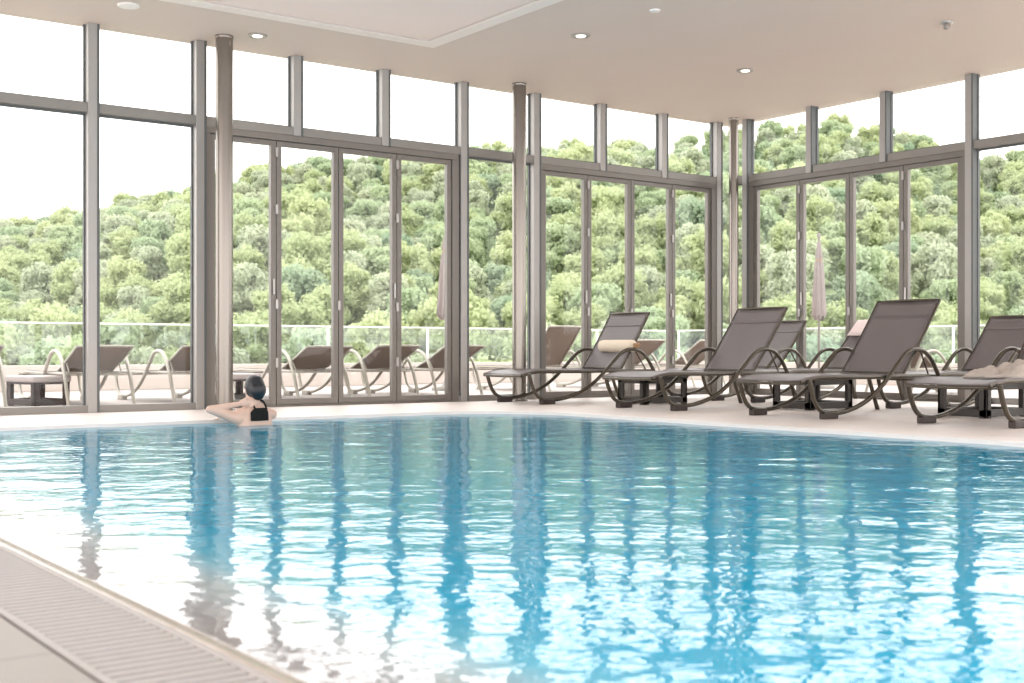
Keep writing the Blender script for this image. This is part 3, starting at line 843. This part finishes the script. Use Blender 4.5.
for az in azs:
    for d in ds:
        p = wpos(az, d); vs.append((p.x, p.y, hill_z(az, d) + .8 * noise.noise(Vector((p.x * .06, p.y * .06, 0)))))
nd = len(ds)
for i in range(90):
    for j in range(nd - 1): fs.append((i * nd + j, (i + 1) * nd + j, (i + 1) * nd + j + 1, i * nd + j + 1))
mb.add(vs, fs, True); tag(mb.build('hillside_ground', M['ground']), kind='structure')

def crown_mesh(name, seed, mat, conifer=False, R=3.2, leaf=.27, count=5200):
    r = random.Random(seed); vs = []; fs = []
    if conifer:
        lumps = [(Vector((0, 0, 1.5 + 7.5 * t)), (2.3 * (1 - t) + .25), .55) for t in [i / 11 for i in range(12)]]
    else:
        lumps = [(Vector((0, 0, 5.4)), R * .60, 1.1)]
        for k in range(24):
            a = 2.4 * k + r.uniform(-.5, .5); h = r.uniform(-.9, 1.15); rr = R * .95 * math.sqrt(max(.05, 1 - h * h * .72)) * r.uniform(.7, 1.05)
            lumps.append((Vector((math.cos(a) * rr * .85, math.sin(a) * rr * .85, 5.4 + h * R * .95)), R * r.uniform(.17, .36), r.uniform(.7, 1.2)))
    tot = sum(l[1] ** 2 for l in lumps)
    for c, rad, fl in lumps:
        n = int(count * rad * rad / tot)
        for _ in range(n):
            d = Vector((r.gauss(0, 1), r.gauss(0, 1), r.gauss(0, 1))).normalized()
            p = c + Vector((d.x, d.y, d.z * fl)) * rad * r.uniform(.55, 1.28)
            nrm = (d + Vector((r.gauss(0, .55), r.gauss(0, .55), r.gauss(0, .55)))).normalized()
            t1 = nrm.orthogonal().normalized(); t1.rotate(Quaternion(nrm, r.uniform(0, 6.3))); t2 = nrm.cross(t1)
            s = leaf * r.uniform(.6, 1.25); o = len(vs)
            vs += [p - t1 * s, p + t2 * s * .55, p + t1 * s, p - t2 * s * .55]; fs.append((o, o + 1, o + 2, o + 3))
    m = MB(); m.add(vs, fs)
    for c, rad, fl in lumps: ellip(m, c, (rad * .6, rad * .6, rad * fl * .6), nu=8, nv=6)
    return m.mesh(name, mat)
def trunk_mesh(conifer=False):
    m = MB(); m.tube([(0, 0, -2), (.05, 0, 2), (0, .08, 4.5), (0, 0, 9.2 if conifer else 6)], [.26, .2, .14, .05], n=8, sub=2)
    if not conifer:
        for a in (.4, 2.5, 4.6): m.tube([(0, 0, 3.2), (math.cos(a) * .9, math.sin(a) * .9, 4.6), (math.cos(a) * 1.5, math.sin(a) * 1.5, 6)], [.11, .07, .03], n=6, sub=2)
    return m.mesh('trunk', M['bark'])
KINDS = ['yellow green broadleaf', 'mid green broadleaf', 'pale grey green broadleaf', 'dark green conifer', 'dark green broadleaf']
crowns = [crown_mesh('crown_yellow', 1, LEAF[0]), crown_mesh('crown_mid', 2, LEAF[1], R=3.0), crown_mesh('crown_pale', 3, LEAF[2], R=2.8),
          crown_mesh('crown_conifer', 4, LEAF[3], True, count=3000), crown_mesh('crown_dark', 5, LEAF[3], R=3.1)]
trunks = [trunk_mesh(), trunk_mesh(), trunk_mesh(), trunk_mesh(True), trunk_mesh()]
# tree sites: jittered grid in bearing and distance
rt = random.Random(21); sites = []
d = 86.
while d < 242:
    sp = 5.7
    naz = int(1.10 * d / sp); off = rt.uniform(0, 1)
    for i in range(naz):
        az = -.55 + 1.10 * (i + off * .9 + rt.uniform(-.28, .28)) / naz; dd = d + rt.uniform(-1.6, 1.6)
        p = wpos(az, dd)
        patch = noise.noise(Vector((p.x * .022, p.y * .022, 4.))); q = rt.random()
        k = 0 if q < .42 + patch * .6 else 1 if q < .70 + patch * .35 else 2 if q < .95 else 4
        if dd > 175 and az > .10 and rt.random() < .32: k = 3
        elif rt.random() < .02: k = 3
        s = rt.uniform(.70, .98) * (1.06 if k == 0 else 1)
        if k == 3: s *= .85
        sites.append((az, dd, p.x, p.y, hill_z(az, dd) - 1.6, k, s, rt.uniform(0, 6.28)))
    d += 4.9
# visible ones that are largest (nearest) in the frame become trees of their own
def in_view(s):
    az, dd, x, y, z, k, sc_, r = s
    top = 350 - (z + 8.5 * sc_ - EYE) / dd * f_px
    return -.40 < az < .40 and (top < 366)
cand = sorted([s for s in sites if in_view(s)], key=lambda s: s[1])
solo = cand[:290]; ids = set(id(s) for s in solo)
rest = [s for s in sites if id(s) not in ids]
for s in solo:
    az, dd, x, y, z, k, sc_, r = s
    t = empty('tree', (x, y, z), r); t.scale = (sc_, sc_, sc_ * rt.uniform(.92, 1.12))
    tag(t, '%s tree on the wooded hillside beyond the terrace' % KINDS[k], 'tree', '%s trees on the hillside' % KINDS[k])
    c = bpy.data.objects.new('crown', crowns[k]); COL.objects.link(c); c.parent = t
    c = bpy.data.objects.new('trunk', trunks[k]); COL.objects.link(c); c.parent = t
# the rest of the forest: one object that scatters the same crowns
me = bpy.data.meshes.new('forest'); me.from_pydata([(s[2], s[3], s[4]) for s in rest], [], [])
for nm, ty, vals in (('tkind', 'INT', [s[5] for s in rest]), ('tscale', 'FLOAT', [s[6] for s in rest]), ('trot', 'FLOAT', [s[7] for s in rest])):
    at = me.attributes.new(nm, ty, 'POINT'); at.data.foreach_set('value', vals)
fo = bpy.data.objects.new('forest_trees', me); COL.objects.link(fo)
tag(fo, 'dense mixed forest covering the upper hillside to the skyline', 'forest', kind='stuff')
ng = bpy.data.node_groups.new('forest_scatter', 'GeometryNodeTree')
ng.interface.new_socket('Geometry', in_out='INPUT', socket_type='NodeSocketGeometry'); ng.interface.new_socket('Geometry', in_out='OUTPUT', socket_type='NodeSocketGeometry')
gi = ng.nodes.new('NodeGroupInput'); go = ng.nodes.new('NodeGroupOutput'); jn = ng.nodes.new('GeometryNodeJoinGeometry')
def attr(nm, ty):
    n = ng.nodes.new('GeometryNodeInputNamedAttribute'); n.data_type = ty; n.inputs[0].default_value = nm; return n
ak = attr('tkind', 'INT'); asx = attr('tscale', 'FLOAT'); ar = attr('trot', 'FLOAT')
cx_ = ng.nodes.new('ShaderNodeCombineXYZ'); ng.links.new(ar.outputs[0], cx_.inputs[2])
for k in range(5):
    src = next(o for o in COL.objects if o.name.split('.')[0] == 'crown' and o.data == crowns[k])
    oi = ng.nodes.new('GeometryNodeObjectInfo'); oi.inputs[0].default_value = src; oi.transform_space = 'ORIGINAL'
    oi.inputs['As Instance'].default_value = True
    cp = ng.nodes.new('FunctionNodeCompare'); cp.data_type = 'INT'; cp.operation = 'EQUAL'
    ng.links.new(ak.outputs[0], cp.inputs[2]); cp.inputs[3].default_value = k
    ip = ng.nodes.new('GeometryNodeInstanceOnPoints')
    ng.links.new(gi.outputs[0], ip.inputs['Points']); ng.links.new(cp.outputs[0], ip.inputs['Selection']); ng.links.new(oi.outputs['Geometry'], ip.inputs['Instance'])
    ng.links.new(cx_.outputs[0], ip.inputs['Rotation']); ng.links.new(asx.outputs[0], ip.inputs['Scale'])
    ng.links.new(ip.outputs[0], jn.inputs[0])
ng.links.new(jn.outputs[0], go.inputs[0])
mod = fo.modifiers.new('scatter', 'NODES'); mod.node_group = ng
print('SITES', len(sites), 'solo', len(solo), 'rest', len(rest), 'maxd', solo[-1][1])

# ------------------------------------------------------------------ sky light
w = bpy.data.worlds.new('overcast'); sc.world = w; w.use_nodes = True
bg = w.node_tree.nodes['Background']; bg.inputs[0].default_value = (1.0, .955, .94, 1); bg.inputs[1].default_value = 2.7
sun = bpy.data.lights.new('sun', 'SUN'); sun.energy = .6; sun.angle = math.radians(25); sun.color = (1, .97, .9)  # weak soft sun added to the sunless overcast, for relief in the foliage
so = bpy.data.objects.new('sun', sun); COL.objects.link(so)
so.rotation_euler = Vector((.55, -.25, 1)).to_track_quat('Z', 'Y').to_euler()

sc.view_settings.view_transform = 'Standard'; sc.view_settings.look = 'None'
sc.view_settings.exposure = 0.44; sc.view_settings.gamma = 1; sc.view_settings.use_curve_mapping = False
sc.cycles.max_bounces = 10; sc.cycles.transparent_max_bounces = 24; sc.cycles.diffuse_bounces = 5
sc.cycles.glossy_bounces = 4; sc.cycles.sample_clamp_indirect = 6
